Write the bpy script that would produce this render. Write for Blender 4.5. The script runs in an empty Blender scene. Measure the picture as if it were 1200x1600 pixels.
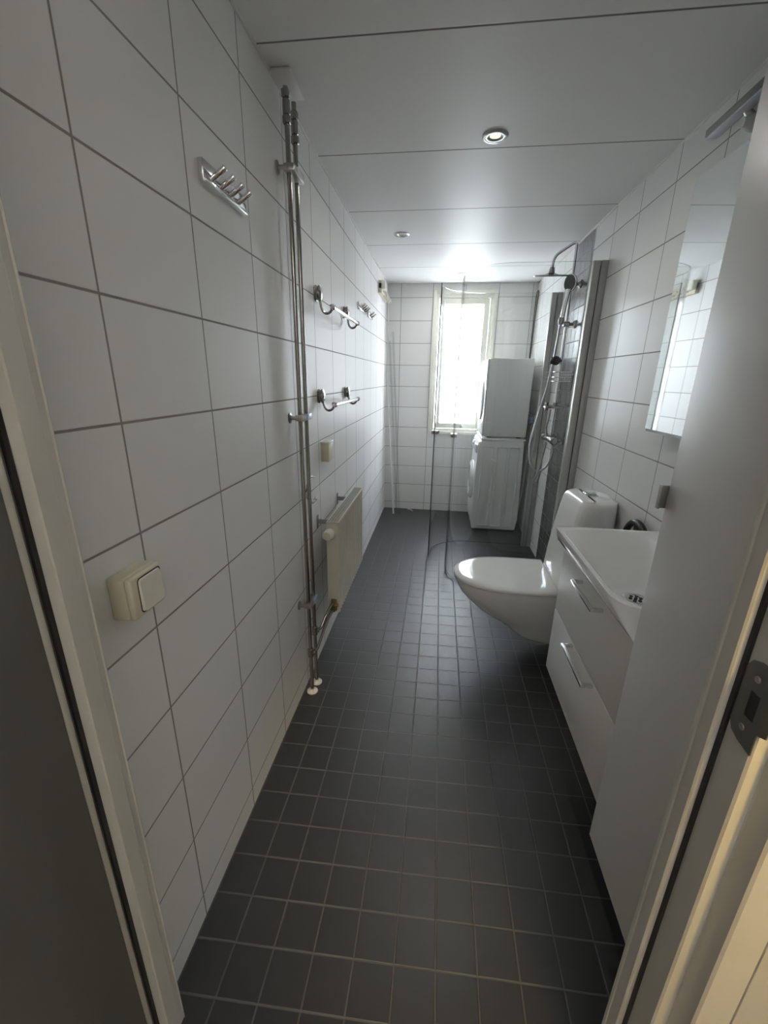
import bpy, bmesh, math, random
from mathutils import Vector, Matrix
random.seed(4)
S = bpy.context.scene
COL = S.collection

# ------------------------------------------------------------------ camera
CX, CY, CZ = 0.5371, 0.0, 1.3592
YAW, PIT, ROLL, FPX = 0.1227, -0.3114, 0.0163, 653.08
cam_d = bpy.data.cameras.new('camera'); cam = bpy.data.objects.new('camera', cam_d)
COL.objects.link(cam); S.camera = cam
cam_d.sensor_fit = 'HORIZONTAL'; cam_d.sensor_width = 36; cam_d.lens = FPX / 1200 * 36
cam_d.clip_start = 0.02
fwd = Vector((-math.sin(YAW) * math.cos(PIT), math.cos(YAW) * math.cos(PIT), math.sin(PIT)))
r0 = Vector((math.cos(YAW), math.sin(YAW), 0)); u0 = r0.cross(fwd)
rt = r0 * math.cos(ROLL) + u0 * math.sin(ROLL); up = -r0 * math.sin(ROLL) + u0 * math.cos(ROLL)
m = Matrix((rt, up, -fwd)).transposed().to_4x4(); m.translation = (CX, CY, CZ)
cam.matrix_world = m

# ------------------------------------------------------------------ view, sky and lamps
S.view_settings.view_transform = 'Standard'; S.view_settings.look = 'None'
S.view_settings.gamma = 1; S.view_settings.use_curve_mapping = False
S.view_settings.exposure = 0.52
SKY_STRENGTH = 43.0
w = bpy.data.worlds.new('daylight'); S.world = w; w.use_nodes = True
nt = w.node_tree; nt.nodes.clear()
o_ = nt.nodes.new('ShaderNodeOutputWorld'); bg = nt.nodes.new('ShaderNodeBackground')
tc = nt.nodes.new('ShaderNodeTexCoord'); sp = nt.nodes.new('ShaderNodeSeparateXYZ')
rp = nt.nodes.new('ShaderNodeValToRGB'); mr = nt.nodes.new('ShaderNodeMapRange')
nt.links.new(tc.outputs['Generated'], sp.inputs[0]); nt.links.new(sp.outputs['Z'], mr.inputs['Value'])
mr.inputs['From Min'].default_value = -0.5; mr.inputs['From Max'].default_value = 0.5
nt.links.new(mr.outputs[0], rp.inputs[0]); nt.links.new(rp.outputs[0], bg.inputs[0]); nt.links.new(bg.outputs[0], o_.inputs[0])
e = rp.color_ramp.elements
e[0].position = 0.30; e[0].color = (0.34, 0.32, 0.27, 1)
e[1].position = 0.62; e[1].color = (0.90, 0.92, 1.0, 1)
x_ = e.new(0.42); x_.color = (0.60, 0.55, 0.43, 1)
x_ = e.new(0.50); x_.color = (0.74, 0.79, 0.84, 1)
bg.inputs[1].default_value = SKY_STRENGTH

W = 1.3718; YB = 4.3581; ZC = 2.1965        # room: x 0..W, back wall at YB, ceiling at ZC
WX0, WX1, WZ0, WZ1 = 0.462, 0.992, 0.842, 2.108   # window opening
ld = bpy.data.lights.new('window_daylight', 'AREA'); ld.shape = 'RECTANGLE'
ld.size = WX1 - WX0; ld.size_y = WZ1 - WZ0; ld.cycles.is_portal = True
lo = bpy.data.objects.new('window_daylight', ld); COL.objects.link(lo)
lo.location = ((WX0 + WX1) / 2, YB + 0.17, (WZ0 + WZ1) / 2); lo.rotation_euler = (-math.pi / 2, 0, 0)
# warm ceiling lamp of the hall the picture is taken from
hl = bpy.data.lights.new('hall_lamp_light', 'SPOT'); hl.energy = 40.0; hl.color = (1.0, 0.67, 0.15); hl.spot_size = math.radians(46); hl.spot_blend = 0.5
hl.shadow_soft_size = 0.05
ho = bpy.data.objects.new('hall_lamp_light', hl); COL.objects.link(ho); ho.location = (1.04, -0.30, 1.9); ho.rotation_euler = (Vector((0.95, 0.40, 0.90)) - ho.location).to_track_quat('-Z', 'Y').to_euler()
# added fill light, aimed up at the hall ceiling behind the camera
fl = bpy.data.lights.new('hall_fill_light', 'AREA'); fl.shape = 'DISK'; fl.size = 0.35
fl.energy = 30; fl.color = (1.0, 0.985, 0.96)
fo = bpy.data.objects.new('hall_fill_light', fl); COL.objects.link(fo); fo.location = (0.7, -1.55, 1.75); fo.rotation_euler = (math.pi, 0, 0)
# recessed ceiling spots; the two unlit ones get light added as fill
for x, y, en in ((.687, 1.888, 1.4), (.256, 2.949, .2), (.676, 4.002, 1.5)):
    sd = bpy.data.lights.new('ceiling_spot_light', 'AREA'); sd.shape = 'DISK'; sd.size = .036; sd.spread = math.radians(165)
    sd.energy = en; sd.color = (1.0, .98, .93)
    so = bpy.data.objects.new('ceiling_spot_light', sd); COL.objects.link(so); so.location = (x, y, 2.1965 - .0045)

# ------------------------------------------------------------------ materials
def newmat(name):
    m = bpy.data.materials.new(name); m.use_nodes = True
    return m, m.node_tree, m.node_tree.nodes['Principled BSDF']
def mat(name, col, rough=0.5, metal=0.0, spec=0.5, noise=0.0, coat=0.0, bump=0.0, scale=40.0):
    m, nt, b = newmat(name)
    b.inputs['Base Color'].default_value = (*col, 1); b.inputs['Roughness'].default_value = rough
    b.inputs['Metallic'].default_value = metal; b.inputs['Specular IOR Level'].default_value = spec
    b.inputs['Coat Weight'].default_value = coat; b.inputs['Coat Roughness'].default_value = 0.05
    n = nt.nodes.new('ShaderNodeTexNoise'); n.inputs['Scale'].default_value = scale; n.inputs['Detail'].default_value = 4
    g = nt.nodes.new('ShaderNodeNewGeometry'); nt.links.new(g.outputs['Position'], n.inputs['Vector'])
    mx = nt.nodes.new('ShaderNodeMix'); mx.data_type = 'RGBA'
    mx.inputs['A'].default_value = (*[c * (1 - noise) for c in col], 1)
    mx.inputs['B'].default_value = (*[min(1, c * (1 + noise)) for c in col], 1)
    nt.links.new(n.outputs['Fac'], mx.inputs['Factor']); nt.links.new(mx.outputs['Result'], b.inputs['Base Color'])
    if bump:
        bp = nt.nodes.new('ShaderNodeBump'); bp.inputs['Strength'].default_value = bump; bp.inputs['Distance'].default_value = 0.002
        nt.links.new(n.outputs['Fac'], bp.inputs['Height']); nt.links.new(bp.outputs[0], b.inputs['Normal'])
    return m

def M(nt, op, a, b=None):
    n = nt.nodes.new('ShaderNodeMath'); n.operation = op
    for i, v in enumerate((a, b)):
        if v is None: continue
        if isinstance(v, (int, float)): n.inputs[i].default_value = v
        else: nt.links.new(v, n.inputs[i])
    return n.outputs[0]
def tiles(name, ua, u_0, us, va, v_0, vs, gw, tcol, gcol, rough, groughness=0.7, skew=0.0, mottle=0.0, vary=0.0, bump=0.6, wav=0.0, spec=0.5):
    m, nt, b = newmat(name); b.inputs['Specular IOR Level'].default_value = spec
    g = nt.nodes.new('ShaderNodeNewGeometry'); sx = nt.nodes.new('ShaderNodeSeparateXYZ')
    nt.links.new(g.outputs['Position'], sx.inputs[0])
    u = sx.outputs[ua]; v = sx.outputs[va]
    if skew: v = M(nt, 'SUBTRACT', v, M(nt, 'MULTIPLY', u, skew))
    def cell(c, off, s):
        q = M(nt, 'DIVIDE', M(nt, 'SUBTRACT', c, off), s)
        fl = M(nt, 'FLOOR', q); fr = M(nt, 'SUBTRACT', q, fl)
        d = M(nt, 'MULTIPLY', M(nt, 'MINIMUM', fr, M(nt, 'SUBTRACT', 1.0, fr)), s)
        return fl, d
    fu, du = cell(u, u_0, us); fv, dv = cell(v, v_0, vs)
    d = M(nt, 'MINIMUM', du, dv)
    mr = nt.nodes.new('ShaderNodeMapRange'); mr.interpolation_type = 'SMOOTHSTEP'
    mr.inputs['From Min'].default_value = gw * 0.30; mr.inputs['From Max'].default_value = gw * 0.72
    nt.links.new(d, mr.inputs['Value']); t = mr.outputs[0]
    cv = nt.nodes.new('ShaderNodeCombineXYZ'); nt.links.new(fu, cv.inputs[0]); nt.links.new(fv, cv.inputs[1])
    wn = nt.nodes.new('ShaderNodeTexWhiteNoise'); wn.noise_dimensions = '2D'; nt.links.new(cv.outputs[0], wn.inputs['Vector'])
    ns = nt.nodes.new('ShaderNodeTexNoise'); ns.inputs['Scale'].default_value = 22; ns.inputs['Detail'].default_value = 8
    ns.inputs['Roughness'].default_value = 0.65; nt.links.new(g.outputs['Position'], ns.inputs['Vector'])
    f = M(nt, 'ADD', M(nt, 'MULTIPLY', M(nt, 'SUBTRACT', wn.outputs['Value'], 0.5), vary),
          M(nt, 'MULTIPLY', M(nt, 'SUBTRACT', ns.outputs['Fac'], 0.5), mottle))
    f = M(nt, 'ADD', f, 1.0)
    sc = nt.nodes.new('ShaderNodeVectorMath'); sc.operation = 'SCALE'; sc.inputs[0].default_value = tcol
    nt.links.new(f, sc.inputs['Scale'])
    mx = nt.nodes.new('ShaderNodeMix'); mx.data_type = 'RGBA'; mx.inputs['A'].default_value = (*gcol, 1)
    nt.links.new(sc.outputs[0], mx.inputs['B']); nt.links.new(t, mx.inputs['Factor'])
    nt.links.new(mx.outputs['Result'], b.inputs['Base Color'])
    rr = nt.nodes.new('ShaderNodeMapRange'); rr.inputs['To Min'].default_value = groughness; rr.inputs['To Max'].default_value = rough
    nt.links.new(t, rr.inputs['Value']); nt.links.new(rr.outputs[0], b.inputs['Roughness'])
    h = M(nt, 'MULTIPLY', t, 1.0)
    if mottle: h = M(nt, 'ADD', h, M(nt, 'MULTIPLY', ns.outputs['Fac'], 0.25))
    if wav:
        n2 = nt.nodes.new('ShaderNodeTexNoise'); n2.inputs['Scale'].default_value = 5; n2.inputs['Detail'].default_value = 1
        nt.links.new(g.outputs['Position'], n2.inputs['Vector']); h = M(nt, 'ADD', h, M(nt, 'MULTIPLY', n2.outputs['Fac'], wav))
    bp = nt.nodes.new('ShaderNodeBump'); bp.inputs['Strength'].default_value = bump; bp.inputs['Distance'].default_value = 0.0015
    nt.links.new(h, bp.inputs['Height']); nt.links.new(bp.outputs[0], b.inputs['Normal'])
    return m

WT = (0.80, 0.80, 0.785); GR = (0.30, 0.29, 0.27)
m_wl = tiles('white_wall_tile_left', 'Y', 0.6645, 0.3, 'Z', 0.0756, 0.2003, 0.0042, WT, GR, 0.40, vary=0.03, bump=0.5, wav=1.5, spec=0.1)
m_wr = tiles('white_wall_tile_right', 'Y', 1.9857, 0.3, 'Z', 0.0688, 0.2003, 0.0042, WT, GR, 0.30, vary=0.03, bump=0.5, wav=1.5, spec=0.15)
m_wb = tiles('white_wall_tile_back', 'X', 0.1301, 0.3, 'Z', 0.0756, 0.2003, 0.0042, WT, GR, 0.25, vary=0.03, bump=0.5, spec=0.3)
m_dk = tiles('dark_wall_tile', 'Y', 2.905, 0.1, 'Z', 0.095, 0.1, 0.0035, (0.075, 0.073, 0.078), (0.36, 0.35, 0.35), 0.22, vary=0.12, mottle=0.3)
m_fl = tiles('dark_floor_tile', 'X', 0.1018, 0.1, 'Y', 0.6165, 0.1, 0.0042, (0.014, 0.0136, 0.0145), (0.085, 0.082, 0.08), 0.40, 0.6, spec=1.0,
             skew=0.0274, vary=0.22, mottle=0.9, bump=0.8)
m_ce = tiles('white_ceiling_panel', 'X', -50, 100.0, 'Y', 1.379, 0.5945, 0.006, (0.78, 0.78, 0.765), (0.22, 0.21, 0.20), 0.43, bump=0.6, spec=0.08)
m_white = mat('white_paint', (0.72, 0.71, 0.69), 0.35, noise=0.02)
m_frame = mat('white_frame_paint', (0.62, 0.60, 0.55), 0.33, noise=0.03, scale=15)
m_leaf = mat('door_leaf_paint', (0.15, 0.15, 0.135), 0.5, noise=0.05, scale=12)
m_win = mat('cream_window_paint', (0.78, 0.78, 0.70), 0.35, noise=0.02)
m_lac = mat('white_cabinet_lacquer', (0.76, 0.75, 0.73), 0.38, noise=0.01)
m_por = mat('white_porcelain', (0.86, 0.855, 0.84), 0.07, noise=0.01, coat=0.6)
m_seat = mat('white_seat_plastic', (0.80, 0.80, 0.78), 0.06, noise=0.01, coat=0.5)
m_chr = mat('chrome', (0.78, 0.78, 0.80), 0.09, 1.0, noise=0.02)
m_pipe = mat('chromed_pipe', (0.36, 0.345, 0.32), 0.17, 1.0, noise=0.04)
m_alu = mat('grey_aluminium', (0.47, 0.465, 0.455), 0.36, 0.75, noise=0.03)
m_alu2 = mat('brushed_steel', (0.42, 0.41, 0.39), 0.3, 1.0, noise=0.05)
m_slot = mat('dark_seal_and_hole', (0.02, 0.02, 0.02), 0.6)  # seals; also flat dark pieces for the shade inside holes and gaps
m_blk = mat('black_plastic', (0.018, 0.018, 0.02), 0.35)
m_dch = mat('dark_chrome', (0.33, 0.32, 0.31), 0.25, 1.0, noise=0.03)
m_ivo = mat('ivory_plastic', (0.66, 0.61, 0.47), 0.4, noise=0.02)
m_ivw = mat('pale_ivory_plastic', (0.74, 0.71, 0.62), 0.35, noise=0.02)
m_rad = mat('ivory_radiator_enamel', (0.62, 0.60, 0.51), 0.3, noise=0.02)
m_grl = mat('radiator_grille', (0.34, 0.33, 0.28), 0.45, noise=0.05)
m_appl = mat('white_appliance_enamel', (0.90, 0.91, 0.90), 0.28, noise=0.01)
m_brs = mat('tarnished_brass', (0.35, 0.25, 0.12), 0.35, 1.0, noise=0.2)
m_blu = mat('pale_blue_plastic', (0.42, 0.55, 0.75), 0.35)
m_hose = mat('silver_hose', (0.55, 0.55, 0.56), 0.28, 0.9, noise=0.05)
m_gry = mat('grey_plastic', (0.30, 0.30, 0.31), 0.4)
m_wpl = mat('white_plastic', (0.78, 0.78, 0.78), 0.25)
m_hall = mat('hall_wall_paint', (0.62, 0.61, 0.58), 0.7, noise=0.04)
m_wood = mat('hall_floor_wood', (0.25, 0.16, 0.08), 0.45, noise=0.2, scale=8)
m_plate = mat('strike_steel', (0.22, 0.22, 0.21), 0.4, 0.9, noise=0.1)
m_lav = mat('grey_lavender_diffuser', (0.45, 0.45, 0.50), 0.3)
m_silic = mat('white_sealant', (0.72, 0.71, 0.68), 0.4)
m_mir = mat('mirror_silver', (0.86, 0.88, 0.88), 0.02, 1.0)
m_medge = mat('mirror_edge', (0.40, 0.43, 0.42), 0.2, 0.3)
m_bulb, nt_, b_ = newmat('lamp_glow')
b_.inputs['Base Color'].default_value = (0.8, 0.85, 0.6, 1)
b_.inputs['Emission Color'].default_value = (0.86, 1.0, 0.62, 1); b_.inputs['Emission Strength'].default_value = 0.75
m_lens = mat('unlit_lamp_lens', (0.6, 0.6, 0.56), 0.2)

def glassmat(name, tint, refl=0.04):
    m = bpy.data.materials.new(name); m.use_nodes = True; nt = m.node_tree; nt.nodes.clear()
    o = nt.nodes.new('ShaderNodeOutputMaterial'); t = nt.nodes.new('ShaderNodeBsdfTransparent'); g = nt.nodes.new('ShaderNodeBsdfGlossy')
    t.inputs[0].default_value = (*tint, 1); g.inputs['Roughness'].default_value = 0.02
    lw = nt.nodes.new('ShaderNodeLayerWeight'); lw.inputs[0].default_value = 0.5
    f = M(nt, 'ADD', M(nt, 'MULTIPLY', M(nt, 'POWER', lw.outputs['Facing'], 5.0), 0.9), refl)
    mx = nt.nodes.new('ShaderNodeMixShader'); nt.links.new(f, mx.inputs[0]); nt.links.new(t.outputs[0], mx.inputs[1]); nt.links.new(g.outputs[0], mx.inputs[2])
    nt.links.new(mx.outputs[0], o.inputs[0]); return m
m_glass = glassmat('shower_glass', (0.98, 0.988, 0.985))
m_gedge = mat('glass_edge', (0.03, 0.06, 0.055), 0.1)
m_clear = glassmat('clear_plastic', (0.93, 0.94, 0.94), 0.08)
# obscured window glass: lets daylight through, with a hammered grain
m_pane = bpy.data.materials.new('obscured_window_glass'); m_pane.use_nodes = True
nt = m_pane.node_tree; nt.nodes.clear()
o = nt.nodes.new('ShaderNodeOutputMaterial'); t = nt.nodes.new('ShaderNodeBsdfTransparent'); tr = nt.nodes.new('ShaderNodeBsdfTranslucent')
gl = nt.nodes.new('ShaderNodeBsdfGlossy'); gl.inputs['Roughness'].default_value = 0.25
tr.inputs[0].default_value = (0.50, 0.53, 0.56, 1); t.inputs[0].default_value = (0.95, 0.96, 0.96, 1)
vo = nt.nodes.new('ShaderNodeTexNoise'); vo.inputs['Scale'].default_value = 130; vo.inputs['Detail'].default_value = 2
g = nt.nodes.new('ShaderNodeNewGeometry'); nt.links.new(g.outputs['Position'], vo.inputs['Vector'])
mr = nt.nodes.new('ShaderNodeMapRange'); mr.inputs['From Min'].default_value = 0.42; mr.inputs['From Max'].default_value = 0.62
mr.inputs['To Min'].default_value = 0.55; mr.inputs['To Max'].default_value = 0.95
nt.links.new(vo.outputs['Fac'], mr.inputs['Value'])
mx = nt.nodes.new('ShaderNodeMixShader'); nt.links.new(mr.outputs[0], mx.inputs[0]); nt.links.new(t.outputs[0], mx.inputs[1]); nt.links.new(tr.outputs[0], mx.inputs[2])
mx2 = nt.nodes.new('ShaderNodeMixShader'); mx2.inputs[0].default_value = 0.05; nt.links.new(mx.outputs[0], mx2.inputs[1]); nt.links.new(gl.outputs[0], mx2.inputs[2])
nt.links.new(mx2.outputs[0], o.inputs[0])

# ------------------------------------------------------------------ mesh helpers (all in world metres)
def wloc(o):
    v = Vector((0, 0, 0))
    while o: v += o.location; o = o.parent
    return v
def obj(name, bm, mt, parent=None, smooth=True, ang=35):
    bmesh.ops.recalc_face_normals(bm, faces=bm.faces)
    zs = [v.co for v in bm.verts]
    if parent: off = wloc(parent)
    else:
        off = Vector(((min(c.x for c in zs) + max(c.x for c in zs)) / 2, (min(c.y for c in zs) + max(c.y for c in zs)) / 2, min(c.z for c in zs)))
    for v in bm.verts: v.co -= off
    me = bpy.data.meshes.new(name); bm.to_mesh(me); bm.free()
    for q in (mt if isinstance(mt, (list, tuple)) else [mt]): me.materials.append(q)
    if smooth:
        me.shade_smooth(); me.set_sharp_from_angle(angle=math.radians(ang))
    o = bpy.data.objects.new(name, me); COL.objects.link(o)
    if parent: o.parent = parent
    else: o.location = off
    return o
def B(): return bmesh.new()
def tag(o, label=None, cat=None, group=None, kind=None):
    if label: o['label'] = label
    if cat: o['category'] = cat
    if group: o['group'] = group
    if kind: o['kind'] = kind
    return o
def thing(name, loc, label=None, cat=None, group=None, kind=None):
    o = bpy.data.objects.new(name, None); COL.objects.link(o); o.location = loc; o.empty_display_size = 0.05
    return tag(o, label, cat, group, kind)
def copy_tree(o, parent=None):
    c = o.copy(); COL.objects.link(c)
    if parent: c.parent = parent
    for ch in [k for k in COL.objects if k.parent == o]: copy_tree(ch, c)
    return c
def box(bm, x0, x1, y0, y1, z0, z1, bev=0.0, seg=2, mi=0):
    r = bmesh.ops.create_cube(bm, size=1)
    vs = r['verts']
    for v in vs: v.co = Vector(((x0 + x1) / 2 + v.co.x * (x1 - x0), (y0 + y1) / 2 + v.co.y * (y1 - y0), (z0 + z1) / 2 + v.co.z * (z1 - z0)))
    fs = list({f for v in vs for f in v.link_faces})
    for f in fs: f.material_index = mi
    if bev:
        es = list({e for v in vs for e in v.link_edges})
        bmesh.ops.bevel(bm, geom=es, offset=bev, segments=seg, profile=0.5, affect='EDGES')
    return bm
def bx(*a, **k): return box(B(), *a, **k)
def tube(bm, pts, r, seg=12, cap=True):
    pts = [Vector(p) for p in pts]; rings = []; n = len(pts)
    rr = r if isinstance(r, (list, tuple)) else [r] * n
    prev = None
    for i, p in enumerate(pts):
        d = (pts[min(i + 1, n - 1)] - pts[max(i - 1, 0)])
        d = d.normalized() if d.length > 1e-9 else Vector((0, 0, 1))
        if prev is None:
            a = Vector((0, 0, 1)) if abs(d.z) < 0.9 else Vector((1, 0, 0))
            u = d.cross(a).normalized()
        else:
            u = (prev - d * prev.dot(d)).normalized()
        prev = u; v = d.cross(u)
        rings.append([bm.verts.new(p + (u * math.cos(2 * math.pi * k / seg) + v * math.sin(2 * math.pi * k / seg)) * rr[i]) for k in range(seg)])
    for a, b in zip(rings, rings[1:]):
        for k in range(seg): bm.faces.new((a[k], a[(k + 1) % seg], b[(k + 1) % seg], b[k]))
    if cap:
        bm.faces.new(rings[0][::-1]); bm.faces.new(rings[-1])
    return bm
def spline(pts, n=10):
    P = [Vector(p) for p in pts]; out = []
    for i in range(len(P) - 1):
        a, b, c, d = P[max(i - 1, 0)], P[i], P[i + 1], P[min(i + 2, len(P) - 1)]
        for k in range(n):
            t = k / n
            out.append(0.5 * ((2 * b) + (c - a) * t + (2 * a - 5 * b + 4 * c - d) * t * t + (3 * b - a - 3 * c + d) * t ** 3))
    out.append(P[-1]); return out
def fillet(pts, r, n=6):
    P = [Vector(p) for p in pts]; out = [P[0]]
    for a, b, c in zip(P, P[1:], P[2:]):
        d1 = (a - b); d2 = (c - b); q = min(r, d1.length * 0.49, d2.length * 0.49)
        s = b + d1.normalized() * q; t = b + d2.normalized() * q
        for k in range(n + 1):
            u = k / n; out.append(s * (1 - u) ** 2 + b * 2 * u * (1 - u) + t * u * u)
    out.append(P[-1]); return out
def cyl(bm, p0, p1, r, seg=20, r1=None, bev=0.0):
    p0 = Vector(p0); p1 = Vector(p1); r1 = r if r1 is None else r1
    if bev:
        d = (p1 - p0).normalized() * bev
        return tube(bm, [p0, p0 + d * 0.3, p0 + d, p1 - d, p1 - d * 0.3, p1], [r - bev, r - bev * 0.3, r, r1, r1 - bev * 0.3, r1 - bev], seg)
    return tube(bm, [p0, p1], [r, r1], seg)
def lathe(bm, c, axis, prof, seg=28, cap=True):
    """prof: (distance along axis, radius)"""
    c = Vector(c); ax = Vector(axis).normalized()
    a = Vector((0, 0, 1)) if abs(ax.z) < 0.9 else Vector((1, 0, 0))
    u = ax.cross(a).normalized(); v = ax.cross(u); rings = []
    for h, r in prof:
        rings.append([bm.verts.new(c + ax * h + (u * math.cos(2 * math.pi * k / seg) + v * math.sin(2 * math.pi * k / seg)) * max(r, 1e-4)) for k in range(seg)])
    for a_, b_ in zip(rings, rings[1:]):
        for k in range(seg): bm.faces.new((a_[k], a_[(k + 1) % seg], b_[(k + 1) % seg], b_[k]))
    if cap:
        bm.faces.new(rings[0][::-1]); bm.faces.new(rings[-1])
    return bm
def loft(bm, rings, cap0=True, cap1=True):
    R = [[bm.verts.new(p) for p in r] for r in rings]
    for a, b in zip(R, R[1:]):
        n = len(a)
        for k in range(n): bm.faces.new((a[k], a[(k + 1) % n], b[(k + 1) % n], b[k]))
    if cap0: bm.faces.new(R[0][::-1])
    if cap1: bm.faces.new(R[-1])
    return bm
def rrect(x0, x1, y0, y1, z, r, n=6, rs=None):
    """rounded rectangle ring; rs = radii for corners (x1,y1),(x0,y1),(x0,y0),(x1,y0)"""
    rs = rs or (r, r, r, r); out = []
    cs = [((x1, y1), (-1, -1), 0), ((x0, y1), (1, -1), 90), ((x0, y0), (1, 1), 180), ((x1, y0), (-1, 1), 270)]
    for ((cx, cy), (sx, sy), a0), q in zip(cs, rs):
        for k in range(n + 1):
            a = math.radians(a0 + 90 * k / n)
            out.append((cx + sx * q + q * math.cos(a), cy + sy * q + q * math.sin(a), z))
    return out

# ------------------------------------------------------------------ the setting
T = 0.12
Y0 = 0.486; YH = 0.385           # wall with the door: bathroom face and hall face
DX0, DX1, DZ = 0.05, 0.8875, 2.06
tag(obj('floor', bx(-T, W + T, 0.38, YB + T, -0.1, 0), m_fl), kind='structure')
tag(obj('floor', bx(-1.0, 2.2, -2.3, 0.38, -0.1, -0.005), m_wood), kind='structure')
tag(obj('ceiling', bx(-T, W + T, 0.40, YB + T, ZC, ZC + 0.1), m_ce), kind='structure')
tag(obj('ceiling', bx(-1.0, 2.2, -2.3, 0.40, 2.40, 2.5), m_hall), kind='structure')
tag(obj('wall_left', bx(-T, 0, 0.434, YB + T, 0, ZC), m_wl), kind='structure')
bm = bx(W, W + T, 0.40, 2.885, 0, ZC); box(bm, W, W + T, 3.207, YB + T, 0, ZC)
box(bm, W, W + T, 2.885, 3.207, 0, ZC, mi=1)
tag(obj('wall_right', bm, [m_wr, m_dk]), kind='structure')
bm = bx(0, WX0, YB, YB + T, 0, ZC); box(bm, WX1, W, YB, YB + T, 0, ZC)
box(bm, WX0, WX1, YB, YB + T, 0, WZ0); box(bm, WX0, WX1, YB, YB + T, WZ1, ZC)
tag(obj('wall_back', bm, m_wb), kind='structure')
bm = bx(-1.0, -0.122, YH, Y0 - 0.004, 0, 2.4); box(bm, DX1 + 0.04, 2.2, YH, Y0 - 0.004, 0, 2.4); box(bm, DX0 - 0.005, DX1 + 0.04, YH, Y0 - 0.004, DZ, 2.4)
tag(obj('wall_front', bm, m_hall), kind='structure')
tag(obj('wall_hall_left', bx(-1.1, -1.0, -2.3, Y0, 0, 2.4), m_hall), kind='structure')
tag(obj('wall_hall_right', bx(2.2, 2.3, -2.3, Y0, 0, 2.4), m_hall), kind='structure')
tag(obj('wall_hall_back', bx(-1.1, 2.3, -2.4, -2.3, 0, 2.4), m_hall), kind='structure')
# thin white mouldings where ceiling meets the tiles
tag(obj('trim_1', bx(0, 0.007, Y0, YB, ZC - 0.008, ZC, bev=0.002), m_silic), kind='structure')
tag(obj('trim_2', bx(W - 0.007, W, Y0, YB, ZC - 0.008, ZC, bev=0.002), m_silic), kind='structure')
tag(obj('trim_3', bx(W - 0.004, W + 0.001, 2.879, 2.885, 0, ZC - 0.008), m_silic), kind='structure')

# window
win = thing('window_1', ((WX0 + WX1) / 2, YB, WZ0), kind='structure')
bm = B(); c = 0.028
box(bm, WX0 - c, WX0 + .004, YB - 0.014, YB + 0.005, WZ0 - c, WZ1 + c, bev=0.002); box(bm, WX1 - .004, WX1 + c, YB - 0.014, YB + 0.005, WZ0 - c, WZ1 + c, bev=0.002)
box(bm, WX0, WX1, YB - 0.014, YB + 0.005, WZ1 - .004, WZ1 + c, bev=0.002); box(bm, WX0, WX1, YB - 0.022, YB + 0.005, WZ0 - c, WZ0 + .004, bev=0.002)
obj('window_casing', bm, m_win, win)
def ringframe(x0, x1, z0, z1, wd, y0, y1, bev=0.003):
    bm = bx(x0, x0 + wd, y0, y1, z0, z1, bev=bev); box(bm, x1 - wd, x1, y0, y1, z0, z1, bev=bev)
    box(bm, x0 + wd, x1 - wd, y0, y1, z0, z0 + wd, bev=bev); box(bm, x0 + wd, x1 - wd, y0, y1, z1 - wd, z1, bev=bev); return bm
obj('window_frame', ringframe(WX0, WX1, WZ0, WZ1, 0.030, YB + 0.006, YB + 0.10), m_win, win)
sash = obj('window_sash', ringframe(WX0 + 0.034, WX1 - 0.034, WZ0 + 0.034, WZ1 - 0.034, 0.05, YB + 0.022, YB + 0.085), m_win, win)
PX0, PX1, PZ0, PZ1 = WX0 + 0.082, WX1 - 0.082, WZ0 + 0.082, WZ1 - 0.082
obj('pane', bx(PX0, PX1, YB + 0.060, YB + 0.062, PZ0, PZ1), m_pane, sash)
bm = bx(0.755, 0.785, YB + 0.010, YB + 0.022, WZ0 + 0.045, WZ0 + 0.062, bev=0.003)
tube(bm, [(0.768, YB + 0.012, WZ0 + 0.055), (0.772, YB - 0.02, WZ0 + 0.07), (0.79, YB - 0.024, WZ0 + 0.16)], 0.0055, 8)
obj('window_handle', bm, m_chr, sash)

# door with its frame: rebated jambs, casings, seal, strike plate and the open leaf
door = thing('door_1', (0.47, 0.44, 0), kind='structure')
def prism(plan, z0, z1): return loft(B(), [[(x, y, z0) for x, y in plan], [(x, y, z1) for x, y in plan]])
L = [(0.0, Y0 - .003), (0.040, Y0), (0.046, Y0 + .0005), (0.050, Y0 - .003), (0.050, 0.482), (0.0485, 0.480), (0.0485, 0.470), (0.050, 0.468),
     (0.050, 0.4625), (0.0505, 0.4405), (0.049, 0.4385), (0.033, 0.4380), (0.031, 0.432), (0.000, 0.4315), (-0.009, 0.4310), (-0.009, YH - .002), (-0.121, YH - .002), (-0.121, 0.4335), (0.0, 0.4335)]
obj('door_jamb', prism(L, 0, DZ), m_frame, door, ang=20)
R = [(0.96, Y0 - .003), (0.897, Y0), (0.8905, Y0 + .0005), (0.8875, Y0 - .003), (0.8875, 0.4775), (0.889, 0.4755), (0.889, 0.4705), (0.8875, 0.469),
     (0.8875, 0.4540), (0.8892, 0.4515), (0.8985, 0.4510), (0.8985, 0.4455), (0.8985, 0.4080), (0.9005, 0.4050), (0.9145, 0.4040), (0.9155, 0.402),
     (0.9155, 0.3740), (0.918, 0.371), (0.953, 0.368), (0.953, 0.3825), (0.96, 0.3825)]
obj('door_jamb', prism(R, 0, DZ), m_frame, door, ang=20)
obj('hall_casing', bx(0.9535, 1.02, 0.366, YH - .001, 0, DZ + .06, bev=0.002), m_frame, door)
obj('door_seal', bx(0.8945, 0.8992, 0.4455, 0.4508, 0.0, DZ - .02), m_slot, door)
obj('door_seal', bx(0.0285, 0.0338, 0.4305, 0.4370, 0.0, DZ - .02), m_slot, door)
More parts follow.
